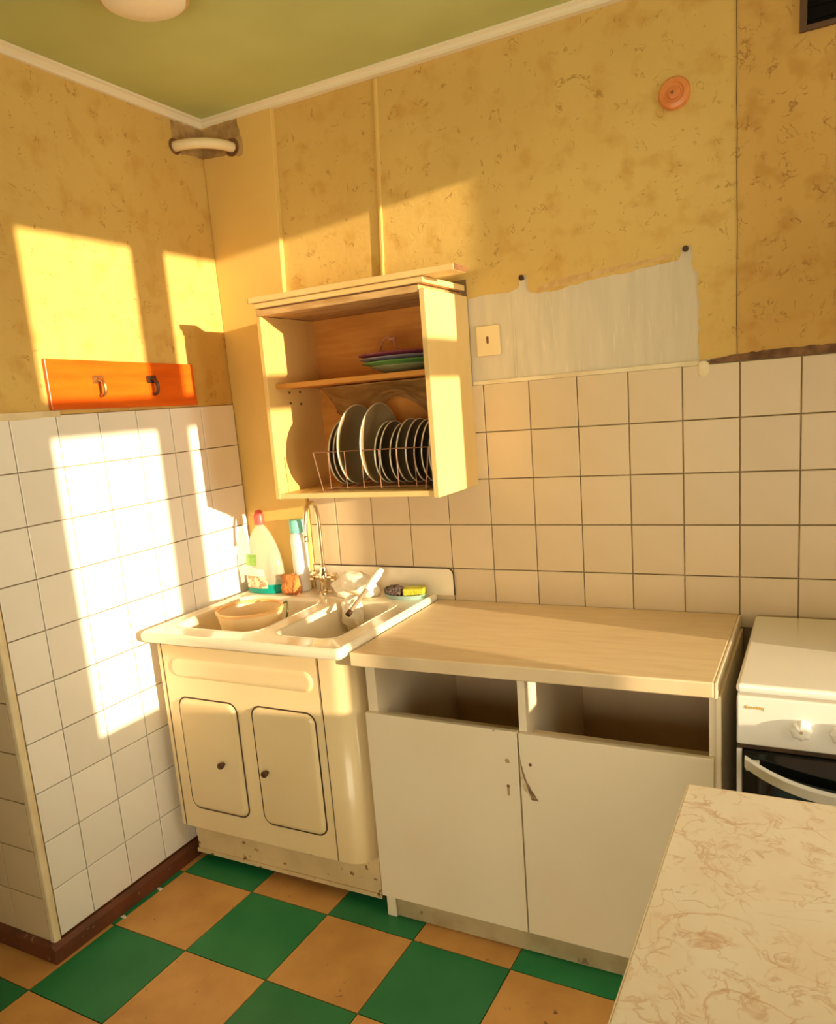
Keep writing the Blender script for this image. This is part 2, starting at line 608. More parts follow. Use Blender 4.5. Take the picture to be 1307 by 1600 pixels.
full = newbm()
g = 0.0018
box(full, g, SF - g, -SF + g, -g, -0.004, 0.0)
FULLTILE = {}
for i in range(-6, 11):
    for j in range(-4, 12):
        cs = []
        for u, v in ((i * SF + g, -j * SF - g), (i * SF + g, -(j + 1) * SF + g), ((i + 1) * SF - g, -(j + 1) * SF + g), ((i + 1) * SF - g, -j * SF - g)):
            cs.append((ORG.x + u * math.cos(FA) - v * math.sin(FA), ORG.y + u * math.sin(FA) + v * math.cos(FA)))
        pcs = [q for q in (clip(cs, 0.001, XW, YF, -0.001), clip(cs, XL, 0.001, YF, -1.11)) if len(q) > 2]
        pcs = [q for q in pcs if abs(sum(q[k - 1][0] * q[k][1] - q[k][0] * q[k - 1][1] for k in range(len(q)))) > 2e-4]
        if not pcs:
            continue
        b = newbm()
        for q in pcs:
            prism(b, q, 'z', -0.004, 0.0)
        obj('floor_tile', b, M_TAN if (i + j) % 2 == 0 else M_GREEN, floor)
full.free()

# --- ceiling
ceiling = struct('ceiling', box(newbm(), XL - 0.15, XW + 0.2, YF - 0.2, 0.15, ZC, ZC + 0.12), M_CEIL)

# --- left wall (a stub that turns away at y=-1.1)
ZT = 1.582
YE = -1.104
wl = struct('wall_left', box(newbm(), -0.15, -0.003, YE + 0.003, 0.15, 0, ZC), M_GROUT)
obj('wallpaper_panel', prism(newbm(), [(YE, ZT + 0.001), (0, ZT + 0.001), (0, ZC), (YE, ZC)], 'x', -0.003, 0.0), M_PAPER, wl)
tm = newbm()
box(tm, -0.004, 0.004, -T / 2, T / 2, -T / 2, T / 2)
bmesh.ops.bevel(tm, geom=[e for e in tm.edges if all(v.co.x > 0 for v in e.verts)], offset=0.0016, segments=1, affect='EDGES')
tile_me = bpy.data.meshes.new('wall_tile')
tm.to_mesh(tile_me)
tm.free()
tile_me.materials.append(M_TILE)
jr = random.Random(3)


shade_tone_me = tile_me.copy()
shade_tone_me.materials[0] = M_TILEB  # tile copy whose colour carries the warm, dim light


def tile_at(parent, loc, rz, su=1.0, sv=1.0, me=tile_me):
    o = bpy.data.objects.new('tile', me)
    o.location = loc
    o.rotation_euler = (jr.uniform(-.002, .002), jr.uniform(-.004, .004), rz + jr.uniform(-.004, .004))
    o.scale = (1, su, sv)
    COL.objects.link(o)
    o.parent = parent
    return o


Y0 = -0.054
YC = -0.0268
for k in range(7):
    ya, yb = (Y0 - k * P if k else YC), max(Y0 - (k + 1) * P, YE + 0.016)
    for j in range(10):
        za, zb = ZT - j * P, max(ZT - (j + 1) * P, 0.052)
        tile_at(wl, (0.004, (ya + yb) / 2, (za + zb) / 2), 0, (ya - yb - 0.0028) / T, (za - zb - 0.0028) / T)
# corner trim at the outer edge
obj('corner_trim', prism(newbm(), rrect(-0.014, 0.010, YE - 0.010, YE + 0.014, 0.006), 'z', 0.05, ZT), M_TRIM, wl, smooth=True)
# top edge of the tiles, smeared with old paint
obj('tile_cap', prism(newbm(), ragged([(YE, ZT - .010), (-0.80, ZT - 0.006)], 0.002, 0.03, 4) + [(-0.80, ZT + 0.012), (YE, ZT + 0.012)], 'x', 0.0, 0.0095), M_TRIM, wl)
# return face
wr = struct('wall_entry', box(newbm(), XL - 0.15, -0.153, YE + 0.003, YE + 0.15, 0, ZC), M_GROUT)
obj('wallpaper_panel', prism(newbm(), [(XL, ZT), (-0.003, ZT), (-0.003, ZC), (XL, ZC)], 'y', YE, YE + 0.003), M_PAPER, wr)
for k in range(8):
    xa, xb = -0.016 - (k - 0) * P - (0.0 if k else 0), max(-0.016 - (k + 1) * P, XL)
    for j in range(10):
        za, zb = ZT - 0.02 - j * P, max(ZT - 0.02 - (j + 1) * P, 0.052)
        if xa - xb > 0.02:
            tile_at(wr, ((xa + xb) / 2, YE - 0.004, (za + zb) / 2), -math.pi / 2, (xa - xb - 0.0028) / T, (za - zb - 0.0028) / T, me=shade_tone_me)
bb = struct('baseboard_left', prism(newbm(), [(0.0, 0), (0.026, 0), (0.024, 0.045), (0.012, 0.058), (0.0, 0.058)], 'y', YE - 0.026, -0.02), M_BASEB, bevel=0.002)
bb2 = struct('baseboard_entry', prism(newbm(), [(YE, 0), (YE - 0.026, 0), (YE - 0.024, 0.045), (YE - 0.012, 0.058), (YE, 0.058)], 'x', XL, -0.001), M_BASEB, bevel=0.002)

# --- back wall
ZB = 1.5734
X0 = 0.410
wb = struct('wall_back', box(newbm(), 0.0, XW + 0.2, 0.003, 0.15, 0, ZC), M_GROUT)
obj('bare_plaster', box(newbm(), 0.98, 1.70, 0.0, 0.003, ZB - 0.002, 1.93), M_PLASTER, wb)
SE1, SE2, SE3 = 0.290, 0.700, 1.770


def paper(poly, m, th=0.003):
    return obj('wallpaper_panel', prism(newbm(), poly, 'y', -th, 0.0030), m, wb)


CHY = -0.022
obj('boxed_chase', prism(newbm(), [(0.0005, 0.8765), (0.290, 0.8765), (0.290, 1.95), (0.318, ZC), (0.0005, ZC)], 'y', CHY, 0.003), M_PAPER_SMOOTH, wb, bevel=0.003)
paper([(0.290, 1.27), (0.40, 1.27), (0.40, 1.9), (SE1 - .0295, 1.95), (SE1 + .0225, ZC), (0.290, ZC)], M_PAPER, 0.001)
paper([(0.40, 1.9), (0.69, 1.9), (SE2 - .016, 1.95), (SE2 + .016, ZC), (SE1 + .0225, ZC), (SE1 - .0295, 1.95)], M_PAPER, 0.003)
torn = ragged([(1.006, 1.842), (1.128, 1.845), (1.150, 1.852), (1.158, 1.884), (1.178, 1.886), (1.186, 1.835), (1.215, 1.826),
               (1.30, 1.834), (1.42, 1.846), (1.56, 1.858), (1.618, 1.862), (1.630, 1.895), (1.652, 1.897), (1.660, 1.83), (1.672, 1.822),
               (1.673, ZB + 0.012)], 0.0035, 0.016, 5)
paper([(0.69, 1.9), (SE2 - .0155, 1.95)] + [(SE2 + .0165, ZC), (SE3, ZC), (SE3, ZB + 0.018)] + torn[::-1] + [(0.98, 1.84), (0.98, 1.9)], M_PAPER, 0.003)
paper([(SE3 + .0008, ZB + 0.018), (SE3 + .0008, ZC), (XW, ZC), (XW, ZB + 0.018)], wallpaper_mat('worn_wallpaper', (0.63, 0.39, 0.115), (0.55, 0.32, 0.085), (0.30, 0.15, 0.04), 0.50), 0.0042)
# raised seams between the wallpaper strips
for (xa, za), (xb, zb), wd, pr in (((SE2 - .016, 1.905), (SE2 + .016, ZC - .03), 0.012, 0.011),
                                   ((SE3, ZB + 0.02), (SE3, ZC), 0.003, 0.006)):
    b = newbm()
    pts = [Vector((xa + (xb - xa) * t / 12 + random.uniform(-.001, .001), 0, za + (zb - za) * t / 12)) for t in range(13)]
    loft(b, [[(p.x - wd / 2, 0, p.z), (p.x - wd * .3, -pr, p.z), (p.x + wd * .3, -pr, p.z), (p.x + wd / 2, 0, p.z)] for p in pts], True, True)
    obj('wall_seam', b, M_PAPER_SMOOTH if wd > .005 else M_BROWNGAP, wb)
# tiles
for i in range(-1, 17):
    xa, xb = max(X0 + i * P, 0.292), min(X0 + (i + 1) * P, XW)
    if xb - xa < .03:
        continue
    for j in range(5):
        if j < 2 and xb < 0.99:
            continue
        za = ZB - j * P
        tile_at(wb, ((xa + xb) / 2, -0.004, za - P / 2), -math.pi / 2, (xb - xa - 0.0028) / T, me=shade_tone_me)
# brown gap above the tiles on the right, cream sealing line on the left
top = ragged([(1.674, ZB + .004), (1.77, ZB + .020), (1.90, ZB + .024), (2.05, ZB + .022), (XW, ZB + .020)], 0.0022, 0.012, 8)
obj('adhesive_strip', prism(newbm(), [(XW, ZB + .001), (1.674, ZB + .001)] + top, 'y', -0.0065, -0.0001), M_BROWNGAP, wb)
obj('seal_line', prism(newbm(), [(0.985, ZB - .001)] + ragged([(0.985, ZB + .010), (1.672, ZB + .012)], 0.0012, 0.03, 9) + [(1.672, ZB - .001)], 'y', -0.007, 0.0), M_TRIM, wb)
obj('plaster_lump', blob((1.683, -0.009, ZB - 0.012), (0.016, 0.003, 0.024), 3, 0.006, 60, 3), M_TRIM, wb, smooth='all')
obj('plaster_fold', box(newbm(), 1.128, 1.133, -0.002, 0.001, ZB + .01, 1.842), M_PLASTER, wb)
obj('stain_line', prism(newbm(), [(1.205, 1.829), (1.30, 1.842), (1.45, 1.858), (1.60, 1.871), (1.60, 1.880), (1.40, 1.868), (1.28, 1.862), (1.205, 1.842)], 'y', -0.0036, -0.0030), mat('tea_stain', (0.56, 0.34, 0.12), 0.8, (0.66, 0.44, 0.18), 40), wb)
for k, (a, b_) in enumerate((((0.003, 2.465), 0.19), )):
    pass
obj('bare_patch', prism(newbm(), ragged([(0.001, 2.445), (0.09, 2.438), (0.178, 2.425), (0.184, 2.48), (0.170, 2.5435), (0.001, 2.5435)], .006, .016, 11), 'y', CHY - 0.001, CHY), M_DIRTY, wb)
obj('bare_patch', prism(newbm(), ragged([(-0.170, 2.44), (-0.09, 2.444), (CHY - .0005, 2.445), (CHY - .0005, 2.5435), (-0.165, 2.5435)], .004, .02, 12), 'x', 0.0, 0.0012), M_DIRTY, wl)

# --- cornice
prof = [(0.0, 0.0), (0.026, 0.0), (0.025, -0.006), (0.018, -0.009), (0.010, -0.018), (0.009, -0.025), (0.0, -0.026)]
struct('trim_1', prism(newbm(), [(a, ZC + b_) for a, b_ in prof], 'y', YE, CHY - .002), M_CORN)
struct('trim_2', prism(newbm(), [(-0.0044, ZC), (-0.036, ZC), (-0.035, ZC - .006), (-0.028, ZC - .009), (-0.0245, ZC - .017), (-0.0240, ZC - .025), (-0.0044, ZC - .026)], 'x', 0.001, XW), M_CORN)

# --- window wall on the right
WY0, WY1, WZ0, WZ1 = -1.450, -0.402, 0.84, 2.375
MU0, MU1 = -1.032, -0.888
wrt = newbm()
oy0, oy1, oz0, oz1 = WY0 - .05, WY1 + .05, WZ0 - .05, WZ1 + .05
for d in ((YF - .2, oy0, 0, ZC), (oy1, 0.003, 0, ZC), (oy0, oy1, 0, oz0), (oy0, oy1, oz1, ZC)):
    box(wrt, XW, XW + 0.2, d[0], d[1], d[2], d[3])
wright = struct('wall_right', wrt, M_PLAIN)
w1 = struct('window_1', box(newbm(), XW, XW + .055, oy0, WY0, oz0, oz1), M_FRAME)
for d in ((WY1, oy1, oz0, oz1), (WY0, WY1, oz0, WZ0), (WY0, WY1, WZ1, oz1), (MU0, MU1, WZ0, WZ1)):
    bxo('window_frame', (XW, XW + .055, *d), M_FRAME, w1, .003)
for ya, yb in ((WY0, MU0), (MU1, WY1)):
    bxo('transom', (XW, XW + .055, ya, yb, 1.79, 1.90), M_FRAME, w1, .003)
    for za, zb in ((WZ0, 1.79), (1.90, WZ1)):
        bxo('pane', (XW + .028, XW + .031, ya, yb, za, zb), M_PANE, w1, 0)
bxo('window_sill', (XW - .13, XW + .02, oy0 - .04, oy1 + .04, WZ0 - .012, WZ0 + .015), M_FRAME, w1, .004)
# --- wall behind the camera with an unseen window added for fill light, entry wall
wf = newbm()
fx0, fx1, fz0, fz1 = 1.0, 2.8, 0.3, 1.8
for d in ((XL - .15, fx0, 0, ZC), (fx1, XW, 0, ZC), (fx0, fx1, 0, fz0), (fx0, fx1, fz1, ZC)):
    box(wf, d[0], d[1], YF - 0.2, YF, d[2], d[3])
struct('wall_front', wf, M_PLAIN)
w2 = struct('fill_window', box(newbm(), fx0, fx0 + .06, YF - .12, YF - .06, fz0, fz1), M_FRAME)
for d in ((fx1 - .06, fx1, fz0, fz1), (fx0 + .06, fx1 - .06, fz0, fz0 + .06), (fx0 + .06, fx1 - .06, fz1 - .06, fz1), (1.87, 1.93, fz0 + .06, fz1 - .06)):
    bxo('window_frame', (d[0], d[1], YF - .12, YF - .06, d[2], d[3]), M_FRAME, w2, .003)
for xa, xb in ((fx0 + .06, 1.87), (1.93, fx1 - .06)):
    bxo('pane', (xa, xb, YF - .092, YF - .089, fz0 + .06, fz1 - .06), M_PANE, w2, 0)
struct('wall_side', box(newbm(), XL - .15, XL, YF, YE + .003, 0, ZC), M_PLAIN)

# ================================================================== FIXTURES ON THE WALLS
# hook board
hb = thing('hook_board', 'glossy orange varnished board with two coat hooks above the left wall tiles', 'coat rack', (0, -0.525, ZT + .013))
obj('board', prism(newbm(), [(-0.827, 1.596), (-0.222, 1.588), (-0.226, 1.728), (-0.827, 1.742)], 'x', 0.0005, 0.013), M_HOOKB, hb, bevel=0.002)
for y, z, m_ in ((-0.648, 1.682, M_BRASS), (-0.430, 1.680, M_IRON)):  # second hook in dark metal: the mullion's shadow put into its colour
    b = newbm()
    prism(b, rrect(y - .020, y + .020, z - .013, z + .011, .005, 3), 'x', 0.013, 0.017)
    h = obj('hook', b, m_, hb, smooth=True)
    b = newbm()
    tube(b, bez([(0.017, y, z), (0.034, y, z - .008), (0.040, y, z - .028), (0.034, y, z - .046), (0.020, y, z - .050)], 5), [0.006] * 10 + [0.0055] * 11, 8)
    obj('prong', b, m_, h, smooth=True)

# bent pipe across the top corner
pp = thing('corner_pipe', 'cream painted bent pipe crossing the wall corner under the ceiling', 'pipe', (0.0, CHY, 2.458))
PR = 0.138
obj('pipe_bend', tube(newbm(), [(PR * math.cos(t), CHY - PR * math.sin(t), 2.458) for t in [math.radians(a) for a in range(0, 91, 6)]], 0.017, 14), M_PIPE, pp, smooth=True)
obj('wall_hole', prism(newbm(), ragged([(PR + .030 * math.cos(t / 10 * math.pi), 2.458 + .030 * math.sin(t / 10 * math.pi)) for t in range(20)] + [(PR + .03, 2.458)], .004, .008, 2)[:-1], 'y', CHY - .003, CHY - .0011), M_DARKWOOD, pp)
obj('wall_hole', prism(newbm(), ragged([(CHY - PR + .028 * math.cos(t / 10 * math.pi), 2.458 + .026 * math.sin(t / 10 * math.pi)) for t in range(20)] + [(CHY - PR + .028, 2.458)], .004, .008, 3)[:-1], 'x', 0.0013, 0.003), M_DARKWOOD, pp)

# round orange wall rose
ro = thing('wall_rose', 'round orange plastic rose screwed high on the back wall', 'wall fitting', (1.616, -0.003, 2.285))
obj('cover', lathe(newbm(), [(0.041, -0.0045), (0.041, -0.010), (0.037, -0.016), (0.026, -0.019), (0.024, -0.016), (0.018, -0.016), (0.016, -0.021), (0.006, -0.023), (0.0, -0.023)], (1.616, 0, 2.285), 'y', 40), M_ORANGEP, ro, smooth=True)
obj('screw', lathe(newbm(), [(0.004, -0.022), (0.004, -0.025), (0.0, -0.0255)], (1.613, 0, 2.284), 'y', 12), M_DARKWOOD, ro, smooth=True)

# black vent
ve = thing('vent_opening', 'black vent opening with brown frame at the top of the back wall', 'vent', (2.01, -0.0045, 2.34))
b = newbm()
VZ = 2.350
for d in ((1.914, 1.930, VZ, 2.53), (2.10, 2.116, VZ, 2.53), (1.930, 2.10, VZ, VZ + .012), (1.930, 2.10, 2.518, 2.53)):
    box(b, d[0], d[1], -0.016, -0.0045, d[2], d[3])
obj('frame', b, M_BROWNF, ve, bevel=.001)
bxo('recess', (1.930, 2.10, -0.0065, -0.0043, VZ + .012, 2.518), M_BLACK, ve, 0)
for k in range(5):
    bxo('slat', (1.930, 2.10, -0.012, -0.0066, VZ + .022 + k * .03, VZ + .030 + k * .03), M_BLACK, ve, .001)

# wall switch
sw = thing('wall_switch', 'square cream switch plate with a small brown slot beside the wall cupboard', 'switch', (1.046, 0, 1.66))
obj('plate', prism(newbm(), rrect(1.006, 1.084, 1.660, 1.752, .004, 3), 'y', -0.010, -0.0002), M_SWITCH, sw, bevel=.002)
obj('slot', prism(newbm(), rrect(1.040, 1.047, 1.697, 1.719, .002, 2), 'y', -0.0112, -0.0095), M_DARKWOOD, sw)

# nails
for x, z, lb in ((1.168, 1.875, 'dark nail in the wall at the left torn wallpaper corner'), (1.641, 1.884, 'dark nail in the wall at the right torn wallpaper corner')):
    n_ = thing('nail', lb, 'nail', (x, -.003, z), 'nails left in the back wall')
    obj('shank', tube(newbm(), [(x, 0.0, z), (x, -.018, z + .002)], .003, 8), M_IRON, n_, smooth=True)
    obj('head', lathe(newbm(), [(.0085, -.022), (.0085, -.018), (.003, -.016)], (x, 0, z + .002), 'y', 10), M_IRON, n_, smooth=True)

# ceiling lamp
LC = (0.535, -0.80)
cl = thing('ceiling_lamp', 'round cream ceiling lamp with a tan rim', 'ceiling lamp', (LC[0], LC[1], ZC))
obj('base', lathe(newbm(), [(0.06, ZC - .0002), (0.06, ZC - .028), (0.05, ZC - .030)], (*LC, 0), 'z', 32), M_OPAL, cl, smooth=True)
obj('rim', lathe(newbm(), [(0.090, ZC - .030), (0.104, ZC - .032), (0.106, ZC - .044), (0.101, ZC - .048), (0.090, ZC - .046), (0.090, ZC - .030)], (*LC, 0), 'z', 48, caps=False), M_LAMPRIM, cl, smooth=True)
obj('diffuser', lathe(newbm(), [(0.05, ZC - .030), (0.098, ZC - .040), (0.097, ZC - .050), (0.080, ZC - .058), (0.04, ZC - .063), (0.0, ZC - .064)], (*LC, 0), 'z', 48), M_OPAL, cl, smooth=True)

# ================================================================== WALL CUPBOARD WITH PLATES
CX0, CX1, CY, CZ0, CZ1 = 0.382, 0.982, -0.312, 1.256, 1.862
wc = thing('wall_cupboard', 'open cream wooden wall cupboard with one shelf above the sink', 'cupboard', (0.68, -0.004, CZ0))
bxo('side_panel', (CX0, CX0 + .016, CY, -.006, CZ0, CZ1 - .022), M_CABIN, wc)
bxo('side_panel', (CX1 - .018, CX1, CY, -.006, CZ0 - .004, CZ1 - .014), M_CABP, wc)
bxo('bottom_panel', (CX0 + .016, CX1 - .018, CY + .004, -.006, CZ0, CZ0 + .017), M_CABP, wc)
bxo('back_panel', (CX0 + .016, CX1 - .018, -.012, -.006, CZ0 + .017, CZ1 - .022), M_WOODIN, wc, 0)
bxo('top_panel', (CX0 + .001, CX1 - .0185, CY + .002, -.006, CZ1 - .0215, CZ1 - .002), M_WOODEDGE, wc)
bxo('top_slat_or_gap', (CX0 - .004, CX1 - .001, CY - .003, -.02, CZ1 + .002, CZ1 + .019), M_CABP, wc)
bxo('top_slat_or_gap', (CX0 + .02, CX1 - .02, CY + .003, -.02, CZ1 - .0018, CZ1 + .0018), M_DARKWOOD, wc, 0)  # dark filler strip, painting the shade in the gap below the slat
sh = bxo('shelf', (CX0 + .0165, CX1 - .0185, CY + .042, -.0125, 1.612, 1.628), M_WOODIN, wc, .002)
for x, y, z in ((0.4, -.20, 1.60), (0.4, -.14, 1.60), (0.4, -.20, 1.565), (0.4, -.14, 1.56)):
    obj('shelf_pin', lathe(newbm(), [(.004, CX0 + .0162), (.004, CX0 + .020), (0, CX0 + .021)], (0, y, z), 'x', 8), M_DARKWOOD, wc)
lb = thing('loose_board', 'narrow wooden board laid across the top of the wall cupboard', 'board', (0.73, -0.25, CZ1 + .019))
bxo('plank', (0.366, 1.082, CY - .012, CY + .075, CZ1 + .0195, CZ1 + .037), M_CABP, lb, .002)
bxo('end_grain', (0.3645, 0.3662, CY - .011, CY + .074, CZ1 + .0205, CZ1 + .036), M_DARKWOOD, lb, 0)
bxo('end_grain', (1.0818, 1.0835, CY - .011, CY + .074, CZ1 + .0205, CZ1 + .036), M_DARKWOOD, lb, 0)

# --- plates standing in the rack
rk = thing('dish_rack', 'brown wire dish rack in the bottom of the wall cupboard', 'dish rack', (0.75, -.16, CZ0 + .017))
ZR = CZ0 + .017
rx0, rx1 = 0.560, 0.950
ry0, ry1 = -0.292, -0.05
b = newbm()
r_ = 0.0018
ztop, zlow = 1.402, ZR + .012
tube(b, [(rx0 - .028, ry0, ztop), (rx1, ry0, ztop)], r_, 6)
obj('top_rail', b, M_WIRE, rk, smooth=True)
obj('top_rail', tube(newbm(), [(rx0 - .028, ry1, ztop), (rx1, ry1, ztop)], r_, 6), M_WIRE, rk, smooth=True)
for xa, xb in ((rx0 - .026, rx0), (rx1 - .002, rx1 - .02)):
    obj('end_frame', tube(newbm(), [(xa, ry0, ztop), (xb, ry0, ZR + .0025), (xb, ry1, ZR + .0025), (xa, ry1, ztop)], r_ * 1.2, 6), M_WIRE, rk, smooth=True)
for y in (ry0 + .02, -.17, ry1 - .02):
    obj('base_rail', tube(newbm(), [(rx0, y, zlow), (rx1 - .018, y, zlow)], r_ * 1.3, 6), M_WIRE, rk, smooth=True)
for k in range(6):
    x = rx0 + .03 + k * .062
    obj('divider_wire', tube(newbm(), [(x, ry0, ztop), (x, ry0, zlow), (x, ry1, zlow), (x, ry1, ztop)], r_ * .7, 5), M_WIRE, rk, smooth=True)

PLATE_Z = zlow + .003
plates = [(0.556, .106, 'g', 'brownish pale-rimmed plate at the far left end of the dish rack'),
          (0.575, .107, 'g', 'brownish pale-rimmed plate second from the left in the dish rack'),
          (0.604, .128, 'b', 'large brownish dinner plate third from the left in the dish rack'),
          (0.688, .128, 'b', 'large brownish dinner plate in the middle of the dish rack'),
          (0.722, .098, 'g', 'pale-rimmed plate just right of the large middle dinner plate'),
          (0.741, .098, 'd', 'dark plate two to the right of the large middle dinner plate'),
          (0.774, .094, 'd', 'dark smoky plate sixth from the right end of the dish rack'),
          (0.800, .100, 'g', 'brownish pale-rimmed plate fifth from the right end of the dish rack'),
          (0.832, .099, 'd', 'smoky plate fourth from the right end of the dish rack'),
          (0.860, .097, 'd', 'smoky plate third from the right end of the dish rack'),
          (0.886, .099, 'd', 'smoky plate second from the right end of the dish rack'),
          (0.912, .099, 'd', 'smoky plate at the right end of the dish rack')]


def plate_parts(t, c, R, ax, m, th, flip=1, rim_m=None, lean=0.0):
    # profile along the axis: dished disc with a rim
    f = flip
    pr = [(0.0, 0.0), (R * .58, 0.0), (R * .66, f * .006), (R * .985, f * .020), (R, f * .0215), (R * .99, f * (.0215 + th)), (R * .64, f * (.006 + th)), (R * .56, f * th), (0.0, f * th)]
    bmm = lathe(newbm(), pr, (0, 0, 0), ax, 40)
    if lean:
        bmesh.ops.rotate(bmm, verts=bmm.verts[:], cent=(0, 0, -R), matrix=Matrix.Rotation(lean, 3, 'Y'))
    bmesh.ops.translate(bmm, verts=bmm.verts[:], vec=Vector(c))
    obj('dish', bmm, m, t, smooth=True)
    b2 = newbm()
    pts = [Vector((f * .0225, R * .993 * math.cos(a), R * .993 * math.sin(a))) if ax == 'x' else Vector((R * .993 * math.cos(a), R * .993 * math.sin(a), f * .0225)) for a in [2 * math.pi * k / 40 for k in range(40)]]
    tube(b2, pts, .0022, 6, closed=True)
    if lean:
        bmesh.ops.rotate(b2, verts=b2.verts[:], cent=(0, 0, -R), matrix=Matrix.Rotation(lean, 3, 'Y'))
    bmesh.ops.translate(b2, verts=b2.verts[:], vec=Vector(c))
    obj('rim', b2, rim_m or M_RIM, t, smooth=True)


for x, R, kd, lbl in plates:
    t = thing('plate', lbl, 'plate', (x, -.17, PLATE_Z), 'plates standing in the dish rack')
    plate_parts(t, (x, -.172, PLATE_Z + R), R, 'x', {'g': M_PLATE, 'b': M_PLATE, 'd': M_PLATED}[kd], .003, 1, lean=0.05)

# --- stack of plates on the shelf
z = 1.6285
for R, m_, lbl, dx in ((.105, M_POLIVE, 'olive plate at the bottom of the stack on the cupboard shelf', 0), (.132, M_PGREEN, 'green plate in the stack on the cupboard shelf', .0),
                       (.135, M_PGREY, 'slate grey plate under the plum plate on the cupboard shelf', -.002), (.140, M_PPURP, 'plum red plate on top of the stack on the cupboard shelf', -.003)):
    c = (0.815 + dx, -.150, z)
    t = thing('plate', lbl, 'plate', c, 'plates stacked on the cupboard shelf')
    plate_parts(t, c, R, 'z', m_, .003, 1, rim_m=m_)
    z += .0125
tw = thing('cord_loop', 'pinkish brown twisted cord loop lying on the stacked plates', 'cord', (0.77, -.15, z - .0125))
z -= 0.0055
obj('cord', tube(newbm(), bez([(0.715, -.17, z + .004), (0.735, -.16, z + .03), (0.748, -.15, z + .062), (0.775, -.15, z + .066), (0.79, -.155, z + .045), (0.80, -.15, z + .016), (0.83, -.16, z + .004), (0.86, -.18, z + .004)], 6), .0035, 8), M_STRING, tw, smooth=True)
obj('knot', blob((0.782, -.152, z + .062), (.014, .008, .010), 2, .004, 90, 4), M_STRING, tw, smooth='all')
# crumpled paper below the shelf
b = newbm()
n1, n2 = 36, 14
gr = [[b.verts.new((0.47 + .47 * i / n1, -.030 - .10 * (1 - j / n2) ** 2 + .016 * mnoise.noise(Vector((i * .27, j * .5, 3))), 1.61 - .125 * (j / n2) * (0.7 + 0.3 * math.sin(i * .25)) - .002 + .004 * mnoise.noise(Vector((i * .4, j * .7, 9))) * (j > 0))) for j in range(n2 + 1)] for i in range(n1 + 1)]
for i in range(n1):
    for j in range(n2):
        b.faces.new((gr[i][j], gr[i + 1][j], gr[i + 1][j + 1], gr[i][j + 1]))
bmesh.ops.solidify(b, geom=b.faces[:], thickness=.0012)
tag(obj('paper_sheet', b, M_PAPERBAG, None, smooth='all', origin=(0.7, -.05, 1.48)), 'crumpled tan paper hanging behind the plates under the cupboard shelf', 'paper')

# ================================================================== SINK UNIT
SX0, SX1, SY, SZ = 0.030, 0.803, -0.655, 0.875
FY = -0.605
sc_ = thing('sink_cabinet', 'cream enamelled steel sink cabinet with two embossed doors', 'cabinet', (0.41, -0.32, 0.0))


def front_poly(x0, x1, y0, y1, rl, rr_):
    pts = [(x0, y1)]
    for k in range(9):
        t = math.radians(180 + 90 * k / 8)
        pts.append((x0 + rl + rl * math.cos(t), y0 + rl + rl * math.sin(t)))
    for k in range(13):
        t = math.radians(270 + 90 * k / 12)
        pts.append((x1 - rr_ + rr_ * math.cos(t), y0 + rr_ + rr_ * math.sin(t)))
    pts.append((x1, y1))
    return pts


bmb = prism(newbm(), front_poly(0.038, 0.800, FY, -0.045, .022, .075), 'z', 0.1728, 0.842)
bmesh.ops.delete(bmb, geom=[f for f in bmb.faces if f.normal.z > 0.9], context='FACES')
body = obj('body', bmb, M_ENAMEL, sc_, smooth=True)
md = body.modifiers.new('sheet', 'SOLIDIFY')
md.thickness = 0.003
md.offset = -1.0
bxo('seam', (0.0675, 0.0705, FY - .0012, FY + .004, 0.174, 0.841), M_SEAM, sc_, 0)
bxo('seam', (0.6905, 0.6930, FY - .0012, FY + .004, 0.174, 0.841), M_SEAM, sc_, 0)
b = newbm()
pts = ragged([(0.066, .8352), (0.30, .8350), (0.42, .8335), (0.60, .8335), (0.66, .8340), (0.72, .8362)], .0014, .012, 21)
prism(b, [(0.066, .8405)] + pts + [(0.72, .8405)], 'y', FY - .0012, FY + .002)
obj('top_gap', b, M_SEAM, sc_)


def pillow(u0, u1, v0, v1, r, y, h, inset):
    l0 = rrect(u0, u1, v0, v1, r, 8)
    cx, cy = (u0 + u1) / 2, (v0 + v1) / 2
    loops = []
    for s, d in ((0, 0), (.25, .55), (.6, .88), (1, 1)):
        q = rrect(u0 + inset * s, u1 - inset * s, v0 + inset * s, v1 - inset * s, max(.003, r - inset * s), 8)
        loops.append([(a, y - h * d, c_) for a, c_ in q])
    return loft(newbm(), loops, False, True)


obj('embossed_band', pillow(0.105, 0.668, 0.716, 0.782, .032, FY, .006, .014), M_ENAMEL, sc_, smooth='all')
for u0, u1, v0, v1, kx in ((0.114, 0.362, 0.249, 0.649, 0.286), (0.418, 0.664, 0.247, 0.652, 0.463)):
    obj('door_gap_shade', prism(newbm(), rrect(u0, u1, v0, v1, .036, 8), 'y', FY - .0015, FY + .002), M_SEAM, sc_)  # dark plate painting the shade of the gap round the door
    d_ = obj('door', pillow(u0 + .0045, u1 - .0045, v0 + .0045, v1 - .0045, .032, FY - .001, .010, .016), M_ENAMEL, sc_, smooth='all')
    b = newbm()
    lathe(b, [(.006, FY - .0105), (.006, FY - .020), (.0105, FY - .021), (.0115, FY - .031), (.009, FY - .034), (0, FY - .0345)], (kx, 0, 0.437), 'y', 8)
    obj('knob', b, M_KNOBD, d_)
obj('kick_plate', box(newbm(), 0.036, 0.792, -0.535, -0.05, 0.028, 0.1725), M_KICK, sc_, bevel=.003)
obj('kick_lip', box(newbm(), 0.034, 0.794, -0.541, -0.5352, 0.026, 0.040), M_KICK, sc_, bevel=.001)
bxo('foot_rail', (0.05, 0.78, -0.50, -0.06, 0.0, 0.028), M_SEAM, sc_, 0)

